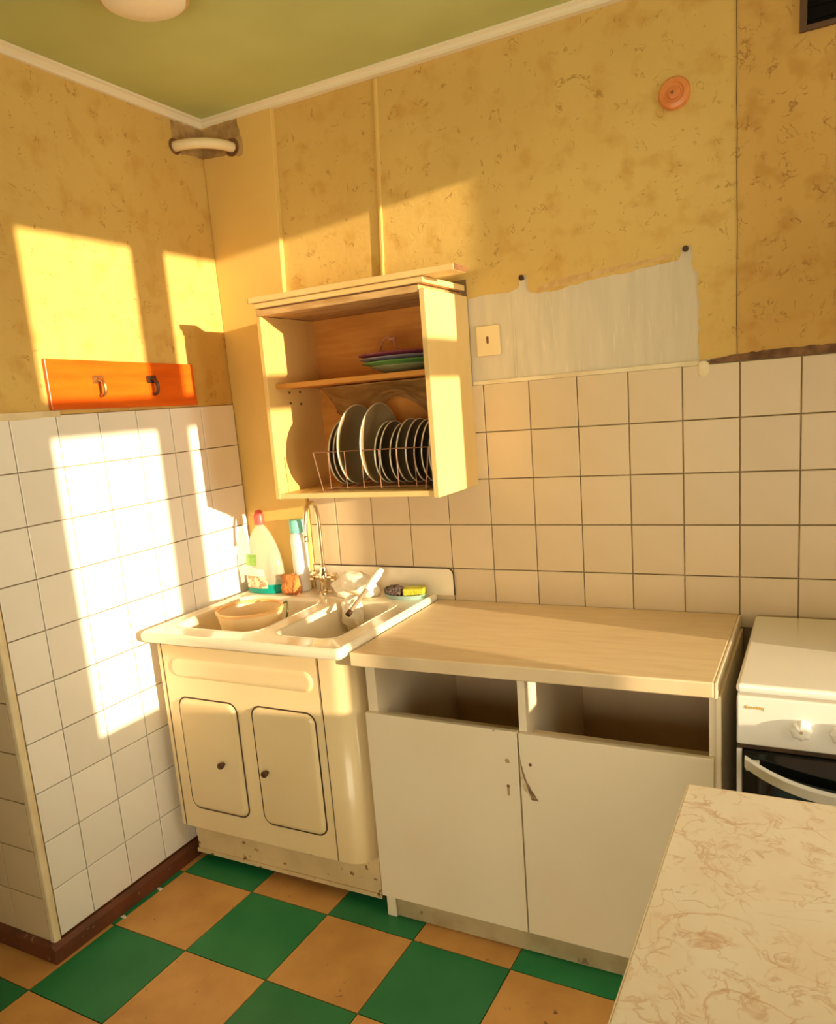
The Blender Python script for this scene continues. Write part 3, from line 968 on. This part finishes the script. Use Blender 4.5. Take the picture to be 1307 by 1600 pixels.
# sink top with two bowls
sk = thing('sink', 'cream enamel double sink with raised back edge on the steel cabinet', 'sink', (0.41, -0.32, 0.846))
h1 = [(x, y) for x, y in rrect(0.078, 0.440, -0.575, -0.150, .055, 7)]
h2 = [(x, y) for x, y in rrect(0.498, 0.738, -0.575, -0.150, .055, 7)]
b = newbm()
E0 = []


def ring(pts, z):
    vs = [b.verts.new((x, y, z)) for x, y in pts]
    es = [b.edges.new((vs[i], vs[(i + 1) % len(vs)])) for i in range(len(vs))]
    return vs, es


vo, eo = ring(rrect(SX0 + .014, SX1 - .014, SY + .014, -0.012, .012, 5), SZ)
va, ea = ring(h1, SZ)
vb, eb = ring(h2, SZ)
bmesh.ops.triangle_fill(b, use_beauty=True, edges=eo + ea + eb)
lo = [vo]
for ins, z_ in ((.008, SZ + .0015), (.002, SZ - .004), (0, SZ - .012), (.001, SZ - .026), (.006, SZ - .032)):
    q = rrect(SX0 + ins, SX1 - ins, SY + ins, -0.008, .014, 5)
    lo.append([b.verts.new((x, y, z_)) for x, y in q])
for A_, B_ in zip(lo, lo[1:]):
    for i in range(len(A_)):
        j = (i + 1) % len(A_)
        b.faces.new((A_[i], A_[j], B_[j], B_[i]))
bmesh.ops.recalc_face_normals(b, faces=b.faces[:])
obj('rim', b, M_SINK, sk, smooth=True)
for (u0, u1) in ((0.078, 0.440), (0.498, 0.738)):
    loops = []
    for ins, z_, r in ((0, SZ, .055), (.004, SZ - .004, .053), (.008, SZ - .015, .052), (.016, SZ - .10, .05), (.026, SZ - .135, .045), (.05, SZ - .15, .03)):
        loops.append([(x, y, z_) for x, y in rrect(u0 + ins, u1 - ins, -0.575 + ins, -0.150 - ins, r, 7)])
    bs = obj('basin', loft(newbm(), loops, False, True), M_SINK, sk, smooth='all')
    md = bs.modifiers.new('thickness', 'SOLIDIFY')
    md.thickness = 0.003
    md.offset = 1.0
    cx = (u0 + u1) / 2
    obj('drain', lathe(newbm(), [(.026, SZ - .1498), (.026, SZ - .1465), (.020, SZ - .1455), (.018, SZ - .148), (0, SZ - .1482)], (cx, -.36, 0), 'z', 24), M_CHROME, bs, smooth=True)
# back edge
poly = [(0.294, SZ - .004)] + [(0.868, SZ - .004)]
arc = [(0.846 + .022 * math.cos(math.radians(a)), 0.943 + .022 * math.sin(math.radians(a))) for a in range(0, 91, 10)]
obj('splashback', prism(newbm(), poly + arc + [(0.294, 0.965)], 'y', -0.0155, -0.0092), M_SINK, sk)
b = newbm()
tube(b, [(0.294, -.0125, 0.966)] + [(x, -.0125, z_) for x, z_ in arc[::-1]] + [(0.868, -.0125, 0.872)], .0032, 8)
obj('edge_seal', b, M_SEAM, sk, smooth=True)

# faucet
fa = thing('faucet', 'worn chrome gooseneck kitchen faucet standing behind the sink divider', 'faucet', (0.375, -.075, SZ))
fx, fy = 0.378, -0.078
obj('base', lathe(newbm(), [(.026, SZ - .0002), (.026, SZ + .006), (.018, SZ + .012), (.016, SZ + .040), (.020, SZ + .046), (.020, SZ + .074), (.014, SZ + .082), (.011, SZ + .098), (.0, SZ + .099)], (fx, fy, 0), 'z', 24), M_CHROME, fa, smooth=True)
obj('spout', tube(newbm(), bez([(fx, fy, SZ + .095), (fx + .003, fy - .004, 1.06), (fx + .008, fy - .012, 1.16), (fx + .012, fy - .034, 1.207), (fx + .015, fy - .062, 1.217), (fx + .017, fy - .092, 1.200), (fx + .018, fy - .108, 1.15), (fx + .017, fy - .112, 1.095)], 8), .0078, 12), M_CHROME, fa, smooth=True)
obj('nozzle', lathe(newbm(), [(.0095, 1.088), (.0100, 1.094), (.0095, 1.108), (.008, 1.110)], (fx + .017, fy - .112, 0), 'z', 16), M_CHROME, fa, smooth=True)
for s in (-1, 1):
    b = newbm()
    tube(b, [(fx + s * .015, fy, SZ + .06), (fx + s * .036, fy, SZ + .06)], .010, 12)
    hd = obj('valve', b, M_CHROME, fa, smooth=True)
    b = newbm()
    lathe(b, [(.008, s * .036), (.016, s * .038), (.017, s * .054), (.010, s * .058), (0, s * .058)], (fx, fy, SZ + .06), 'x', 20, wob=lambda t, h: 1 + .14 * math.cos(5 * t))
    obj('handle', b, M_CHROME, hd, smooth=True)

# big dish soap bottle
BX, BY = 0.120, -0.092
bo = thing('dish_soap_bottle', 'large clear dish soap bottle with red cap and a little teal soap left', 'bottle', (BX, BY, SZ))
sx_, sy_ = 1.0, 0.52
bprof = [(.078, SZ + .001), (.084, SZ + .008), (.085, SZ + .05), (.083, SZ + .10), (.074, SZ + .15), (.060, SZ + .19), (.042, SZ + .225), (.024, SZ + .248), (.017, SZ + .256), (.017, SZ + .268)]
obj('body', lathe(newbm(), [(.0845, SZ + .0348)] + bprof[2:], (BX, BY, 0), 'z', 40, sx_, sy_, caps=False), M_CLEARP, bo, smooth=True)
obj('soap_liquid', lathe(newbm(), [(.0, SZ + .0008), (.078, SZ + .001), (.084, SZ + .008), (.0845, SZ + .034), (.0, SZ + .0345)], (BX, BY, 0), 'z', 40, sx_, sy_), M_TEAL, bo, smooth=True)
obj('cap', lathe(newbm(), [(.0185, SZ + .258), (.0195, SZ + .262), (.0190, SZ + .292), (.014, SZ + .304), (.010, SZ + .312), (.0, SZ + .313)], (BX, BY, 0), 'z', 24), M_RED, bo, smooth=True)


def wrap_label(name, a0, a1, z0, z1, m, parent, grow=.0012, slope=0.0):
    b = newbm()
    cols = []
    for k in range(13):
        a = math.radians(a0 + (a1 - a0) * k / 12)
        col = []
        for q in range(7):
            z_ = z0 + (z1 - z0) * q / 6 - slope * k / 12 * (q / 6)
            r = None
            for (ra, za), (rb, zb) in zip(bprof, bprof[1:]):
                if za <= z_ <= zb:
                    r = ra + (rb - ra) * (z_ - za) / (zb - za)
            col.append((BX + (r + grow) * math.cos(a) * sx_, BY + (r * sy_ + grow) * math.sin(a), z_))
        cols.append(col)
    loft(b, cols, closed=False)
    return obj(name, b, m, parent, smooth='all')


wrap_label('label', 220, 296, SZ + .022, SZ + .068, M_LFLOW, bo)
wrap_label('label', 220, 290, SZ + .068, SZ + .105, M_LWHITE, bo, slope=.012)
wrap_label('label', 218, 268, SZ + .107, SZ + .150, M_LGREEN, bo, .0016)

b2 = thing('detergent_bottle', 'slim white bottle with turquoise cap behind the faucet', 'bottle', (0.262, -.052, SZ))
obj('body', lathe(newbm(), [(.028, SZ + .001), (.031, SZ + .006), (.031, SZ + .19), (.028, SZ + .215), (.022, SZ + .222)], (0.262, -.052, 0), 'z', 28), M_WHITEP, b2, smooth=True)
obj('cap', lathe(newbm(), [(.0285, SZ + .2225), (.030, SZ + .226), (.0295, SZ + .266), (.027, SZ + .270), (0, SZ + .2705)], (0.262, -.052, 0), 'z', 28), M_TEALCAP, b2, smooth=True)

sp = newbm()
box(sp, 0.218, 0.282, -.128, -.098, SZ + .001, SZ + .072)
bmesh.ops.subdivide_edges(sp, edges=sp.edges[:], cuts=6, use_grid_fill=True)
crumple(sp, .009, 45, 2)
for v in sp.verts:
    v.co.z = max(v.co.z, SZ + .0006)
tag(obj('sponge', sp, M_OSPONGE, None, smooth='all', origin=(0.25, -.113, SZ)), 'orange brown sponge standing in front of the slim white bottle', 'sponge')

# rag and brush
rg = newbm()
bmesh.ops.create_icosphere(rg, subdivisions=5, radius=1.0)
for v in rg.verts:
    c_ = v.co.copy()
    n_ = mnoise.noise(c_ * 1.6 + Vector((3, 1, 7))) * .30 + .16 * math.sin(5.5 * c_.x + 3 * c_.z + 2.5 * mnoise.noise(c_ * 1.5)) * (1 - .5 * abs(c_.z))
    s_ = 1 + n_
    v.co = Vector((0.528 + c_.x * .084 * s_, -.098 + c_.y * .050 * s_, SZ + .038 + c_.z * .050 * s_))
    if v.co.z < SZ + .001:
        v.co.z = SZ + .001
tag(obj('rag', rg, M_RAG, None, smooth='all', origin=(0.52, -.105, SZ)), 'crumpled off white rag lying behind the right bowl of the sink', 'rag')
rg = newbm()
bmesh.ops.create_icosphere(rg, subdivisions=4, radius=1.0)
for v in rg.verts:
    c_ = v.co.copy()
    s_ = 1 + mnoise.noise(c_ * 2.5 + Vector((1, 8, 7))) * .3 + mnoise.noise(c_ * 6 + Vector((2, 1, 2))) * .12
    v.co = Vector((0.560 + c_.x * .040 * s_, -.190 + c_.y * .030 * s_, SZ - .035 + c_.z * .060 * s_))
tag(obj('dish_cloth', rg, M_RAG, None, smooth='all', origin=(0.56, -.19, SZ - .1)), 'small cream dish cloth hanging into the right sink bowl under the brush', 'cloth')
br = thing('dish_brush', 'slim brush with white grip and grey shaft leaning over the right sink bowl', 'brush', (0.612, -.08, .955))
p1, p2 = Vector((0.620, -.075, .968)), Vector((0.606, -.285, .868))
obj('grip', tube(newbm(), [p1, p1.lerp(p2, .1), p1.lerp(p2, .3), p1.lerp(p2, .48)], [.010, .014, .0135, .010], 12), M_WHITEP, br, smooth=True)
obj('shaft', tube(newbm(), [p1.lerp(p2, .47), p1.lerp(p2, .97)], .0075, 10), mat('grey_shaft', (0.42, 0.36, 0.27), 0.3, metal=0.5), br, smooth=True)
obj('tip', tube(newbm(), [p1.lerp(p2, .955), p1.lerp(p2, 1.03)], .0095, 10), M_IRON, br, smooth=True)

# soap dish with scrubber and sponge
DX, DY = 0.712, -.082
sd = thing('soap_dish', 'pale blue oval dish at the right back corner of the sink', 'dish', (DX, DY, SZ))
obj('tray', lathe(newbm(), [(0, SZ + .003), (.060, SZ + .003), (.078, SZ + .017), (.082, SZ + .017), (.064, SZ + .0002), (0, SZ + .0002)], (DX, DY, 0), 'z', 36, 1.0, .62), M_DISH, sd, smooth=True)
tag(obj('steel_scrubber', blob((DX - .034, DY - .010, SZ + .025), (.038, .030, .019), 4, .006, 90, 5), M_SCRUB, None, smooth='all', origin=(DX - .034, DY - .01, SZ + .004)), 'black steel wool scrubber in the left half of the blue dish', 'scrubber')
sg = thing('scouring_sponge', 'yellow green sponge with a scouring pad in the right half of the blue dish', 'sponge', (DX + .032, DY + .004, SZ + .006))
RM = Matrix.Rotation(math.radians(14), 3, 'Z')
for nm, z0, z1, m_ in (('foam', .012, .036, M_YSPONGE), ('scour_pad', .0045, .0122, M_GPAD)):
    b = newbm()
    box(b, -.038, .036, -.026, .026, z0, z1)
    bmesh.ops.rotate(b, verts=b.verts[:], cent=(0, 0, 0), matrix=RM)
    bmesh.ops.translate(b, verts=b.verts[:], vec=Vector((DX + .036, DY + .006, SZ)))
    obj(nm, b, m_, sg, bevel=.004)
sb = newbm()
box(sb, 0.625, 0.668, -.075, -.045, SZ + .0003, SZ + .018)
tag(obj('soap_bar', sb, M_SOAP, None, bevel=.006, seg=3, origin=(0.645, -.06, SZ)), 'small pink brown soap bar between the rag and the blue dish', 'soap')

# plastic bowl in the left basin
WX, WY = 0.258, -0.365
bw = thing('washing_bowl', 'cream plastic washing bowl with orange rim in the left sink bowl', 'bowl', (WX, WY, SZ - .149))
z0 = SZ - .149
obj('shell', lathe(newbm(), [(0, z0 + .0003), (.075, z0 + .0003), (.084, z0 + .01), (.100, z0 + .09), (.112, z0 + .158), (.108, z0 + .158), (.096, z0 + .09), (.080, z0 + .012), (.072, z0 + .005), (0, z0 + .005)], (WX, WY, 0), 'z', 48, 1.0, 1.0), M_BASIN, bw, smooth=True)
obj('rim', lathe(newbm(), [(.107, z0 + .1575), (.116, z0 + .1575), (.117, z0 + .164), (.113, z0 + .168), (.107, z0 + .165), (.107, z0 + .1575)], (WX, WY, 0), 'z', 48, caps=False), M_BOWLRIM, bw, smooth=True)
obj('wire_handle', tube(newbm(), bez([(WX + .090, WY + .072, z0 + .167), (WX + .108, WY + .068, z0 + .174), (WX + .124, WY + .048, z0 + .158), (WX + .126, WY + .034, z0 + .128)], 5), .0035, 8), M_HGREEN, bw, smooth=True)
obj('lug', blob((WX - .109, WY - .045, z0 + .170), (.010, .010, .007), 2), M_BOWLRIM, bw, smooth='all')

# ================================================================== WORKTOP CABINET
KX0, KX1, KY = 0.826, 1.775, -0.585
kc = thing('base_cabinet', 'white base cabinet with two worn doors and empty drawer slots', 'cabinet', (1.3, -.3, 0))
KB = KY + .017
bxo('side_panel', (KX0 + .003, KX0 + .034, KB, -.03, 0.0, .8155), M_WHITEB, kc, .001)
bxo('side_panel', (KX1 + .0012, KX1 + .013, KB - .004, -.02, 0.0, .8155), M_WHITEB, kc, .0015)
bxo('edge_strip', (KX1 + .0003, KX1 + .0065, -.587, -.012, .8158, .8545), M_WHITEB, kc, .001)
bxo('side_panel', (KX1 - .014, KX1 + .001, KB, -.03, 0.0, .8155), M_WHITEB, kc, .001)
bxo('divider_panel', (1.290, 1.311, KB, -.035, 0.076, .8155), M_WHITEB, kc, .001)
bxo('back_panel', (KX0 + .034, KX1 - .014, -.034, -.030, .076, .8155), M_HDF, kc, 0)
bxo('bottom_panel', (KX0 + .034, 1.290, KB + .002, -.034, .076, .092), M_WHITEB, kc, 0)
bxo('bottom_panel', (1.311, KX1 - .014, KB + .002, -.034, .076, .092), M_WHITEB, kc, 0)
bxo('mid_rail', (KX0 + .034, 1.290, KB + .001, KB + .06, .630, .646), M_WHITEB, kc, 0)
bxo('mid_rail', (1.311, KX1 - .014, KB + .001, KB + .06, .630, .646), M_WHITEB, kc, 0)
d1 = bxo('door', (KX0, 1.2885, KY, KB - .0008, .077, .667), M_WHITEB, kc, .0015)
d2 = bxo('door', (1.2925, KX1 - .003, KY, KB - .0008, .077, .665), M_WHITEB, kc, .0015)
for x, z_, r in ((1.258, .583, .0065), (1.262, .580, .003), (1.224, .664, .003)):
    obj('screw_hole', lathe(newbm(), [(r, KY + .0005), (r, KY - .0006), (0, KY - .0007)], (x, 0, z_), 'y', 10), mat('old_hole', (0.42, 0.30, 0.17), .8), d1)
obj('keyhole', prism(newbm(), rrect(1.2535, 1.2605, .482, .512, .003, 3), 'y', KY - .0008, KY + .0005), mat('old_hole', (0.42, 0.30, 0.17), .8), d1)
obj('keyhole', prism(newbm(), rrect(1.2530, 1.2610, .507, .514, .002, 3), 'y', KY - .0012, KY + .0005), M_DARKWOOD, d1)
obj('screw_hole', lathe(newbm(), [(.0045, KY + .0005), (.0045, KY - .0006), (0, KY - .0007)], (1.322, 0, .581), 'y', 10), M_DARKWOOD, d2)
edge = [(1.2925, .640), (1.2945, .600), (1.2965, .583), (1.303, .555), (1.312, .528), (1.326, .503), (1.338, .484)]
obj('chipped_edge', prism(newbm(), ragged(edge, .0012, .008, 31) + [(1.340, .480), (1.320, .481), (1.318, .489), (1.309, .518), (1.2995, .548), (1.2945, .575)], 'y', KY - .0009, KY + .0005), mat('broken_chipboard', (0.16, 0.09, 0.04), .9, (0.40, 0.27, 0.14), 90, bump=.6, bump_scale=200), d2)
obj('bared_patch', prism(newbm(), [(1.2930, .575), (1.2985, .545), (1.308, .515), (1.316, .490), (1.2930, .515)], 'y', KY - .0006, KY + .0005), mat('bared_chipboard', (0.70, 0.58, 0.38), .8, (0.55, 0.40, 0.20), 60), d2)
bxo('plinth', (KX0 + .036, KX1 - .015, KB + .006, KB + .024, .002, .0755), M_PLINTH, kc, .001)

wt = thing('worktop', 'pale wood grain laminate worktop on the white base cabinet', 'worktop', (1.3, -.3, .816))
wp = [(0.8075, -.012), (0.8085, -.612), (KX1, -.588), (KX1, -.012)]
obj('slab', prism(newbm(), wp, 'z', .816, .855), M_LAMI, wt, bevel=.004, seg=3)

# ================================================================== STOVE
GX0, GX1 = 1.822, 2.322
sv = thing('stove', 'white gas stove with closed lid and black oven door beside the worktop', 'stove', (2.07, -.3, 0))
bxo('body', (GX0, GX1, -.565, -.03, .03, .828), M_STOVE, sv, .004)
ld = bxo('lid', (GX0 - .001, GX1 + .001, -.588, -.025, .836, .858), M_STOVE, sv, .008, seg=3)
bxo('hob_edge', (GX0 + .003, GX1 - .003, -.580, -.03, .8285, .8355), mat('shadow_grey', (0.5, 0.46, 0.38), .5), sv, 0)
cp = bxo('control_panel', (GX0, GX1, -.584, -.5655, .712, .8285), M_STOVE, sv, .004)
bxo('panel_gap', (GX0 + .001, GX1 - .001, -.580, -.5655, .7015, .7118), M_SEAM, sv, 0)
for k in range(5):
    kx = 1.954 + k * .078
    b = newbm()
    lathe(b, [(.021, -.5842), (.022, -.587), (.022, -.592), (.017, -.598), (.010, -.600), (.0, -.6005)], (kx, 0, .762), 'y', 40, wob=lambda t, h: 1 + .07 * math.cos(8 * t))
    kn = obj('knob', b, M_WHITEP, cp, smooth=True)
    obj('knob_dot', lathe(newbm(), [(.0035, -.600), (.0035, -.6015), (0, -.602)], (kx, 0, .762), 'y', 10), mat('knob_dot_tan', (0.5, 0.36, 0.2), .5), kn)
# printed maker's mark: too small to read, a line of worn gold strokes with a tail on the last one
b = newbm()
xx = 1.8405
for k, (wd, z0_, z1_) in enumerate(((.0042, .8005, .8075), (.0042, .8005, .8062), (.0042, .8005, .8062), (.0042, .8005, .8062), (.0048, .8005, .8072), (.0042, .8005, .8062), (.0038, .8005, .8062), (.0022, .7975, .8062))):
    box(b, xx, xx + wd, -.5848, -.5838, z0_ - .001, z1_ - .001)
    xx += wd + .0010
obj('maker_mark', b, M_GOLD, cp)
od = bxo('oven_door', (GX0 + .012, GX1 - .012, -.588, -.5655, .165, .700), M_BLACKG, sv, .004)
for xa, xb in ((GX0, GX0 + .0115), (GX1 - .0115, GX1)):
    bxo('door_stile', (xa, xb, -.584, -.5655, .165, .700), M_STOVE, sv, .002)
b = newbm()
n = 24
lp = []
for k in range(n + 1):
    t = -1 + 2 * k / n
    x = (GX0 + GX1) / 2 + t * .232
    sag = .052 * (1 - t * t)
    out = .012 + .030 * (1 - t ** 4)
    zc = .676 - sag
    lp.append([(x, -.5885 - out, zc - .014), (x, -.5885 - out, zc + .010), (x, -.5885 - out + .012, zc + .014), (x, -.5885 - out + .012, zc - .012)])
loft(b, lp, True, True)
obj('handle', b, M_STOVE, od, bevel=.002)
for s in (-1, 1):
    bxo('handle_mount', ((GX0 + GX1) / 2 + s * .215 - .014, (GX0 + GX1) / 2 + s * .215 + .014, -.602, -.5875, .656, .680), M_STOVE, od, .002)
bxo('drawer', (GX0 + .002, GX1 - .002, -.584, -.5655, .045, .158), M_STOVE, sv, .004)
for x in (GX0 + .04, GX1 - .04):
    for y in (-.52, -.08):
        obj('foot', lathe(newbm(), [(.018, 0), (.016, .03)], (x, y, 0), 'z', 12), M_IRON, sv)

# ================================================================== TABLE
TX0, TX1, TY0, TY1 = 1.761, 2.62, -1.90, -0.884
tb = thing('kitchen_table', 'kitchen table with pinkish marbled laminate top in the near right corner', 'table', (2.2, -1.4, 0))
obj('table_top', box(newbm(), TX0 + .001, TX1 - .001, TY0 + .001, TY1 - .001, .728, .750), M_MARBLE, tb, bevel=.0015)
b = newbm()
for d in ((TX0 - .001, TX0 + .001, TY0, TY1), (TX1 - .001, TX1 + .001, TY0, TY1), (TX0, TX1, TY1 - .001, TY1 + .001), (TX0, TX1, TY0 - .001, TY0 + .001)):
    box(b, d[0], d[1], d[2], d[3], .7275, .7495)
obj('edging', b, M_TEDGE, tb)
for d in ((TX0 + .07, TX1 - .07, TY1 - .075, TY1 - .058), (TX0 + .07, TX1 - .07, TY0 + .058, TY0 + .075), (TX0 + .058, TX0 + .075, TY0 + .07, TY1 - .07), (TX1 - .075, TX1 - .058, TY0 + .07, TY1 - .07)):
    bxo('apron', (*d, .63, .7278), M_TLEG, tb, .002)
for x in (TX0 + .065, TX1 - .065):
    for y in (TY0 + .065, TY1 - .065):
        b = newbm()
        loft(b, [[(x + a * s, y + c_ * s, z_) for a, c_ in ((-1, -1), (1, -1), (1, 1), (-1, 1))] for s, z_ in ((.014, 0), (.022, .728))], True, True)
        obj('leg', b, M_TLEG, tb, bevel=.003)

# unseen cupboard added by the stove: its edge shades the back of the room
tc = thing('added_cupboard', 'unseen tall cream cupboard added between the stove and the window wall for its shadow', 'cupboard', (2.65, -.2, 0))
bxo('body', (2.365, 2.96, -.368, -.012, .06, 2.05), M_CUPB, tc, .003)
bxo('plinth', (2.375, 2.95, -.34, -.012, 0, .06), M_CUPB, tc, 0)
for xa, xb, kx in ((2.367, 2.661, 2.64), (2.664, 2.958, 2.685)):
    for za, zb in ((.07, 1.20), (1.204, 2.045)):
        d_ = bxo('door', (xa, xb, -.385, -.3685, za, zb), M_CUPB, tc, .002)
        obj('knob', lathe(newbm(), [(.006, -.3852), (.006, -.396), (.013, -.399), (.011, -.408), (0, -.409)], (kx, 0, 1.1 if za < 1 else 1.3), 'y', 14), M_BRASS, d_, smooth=True)

# flakes of paint on the floor by the skirting board
for x, y, rz, lbl in ((0.040, -0.735, .4, 'white paint flake on the floor against the skirting, nearest the sink cabinet'), (0.038, -0.89, 1.3, 'white paint flake on the floor against the skirting, nearer the wall end')):
    b = newbm()
    q = [(.010 * math.cos(a + rz) * (1 + .4 * math.sin(3 * a)), .006 * math.sin(a + rz)) for a in [k * math.pi / 4 for k in range(8)]]
    prism(b, [(x + u, y + v) for u, v in q], 'z', 0.0001, 0.003)
    tag(obj('paint_flake', b, M_WHITEP, None, origin=(x, y, 0)), lbl, 'paint flake', 'paint flakes on the floor')
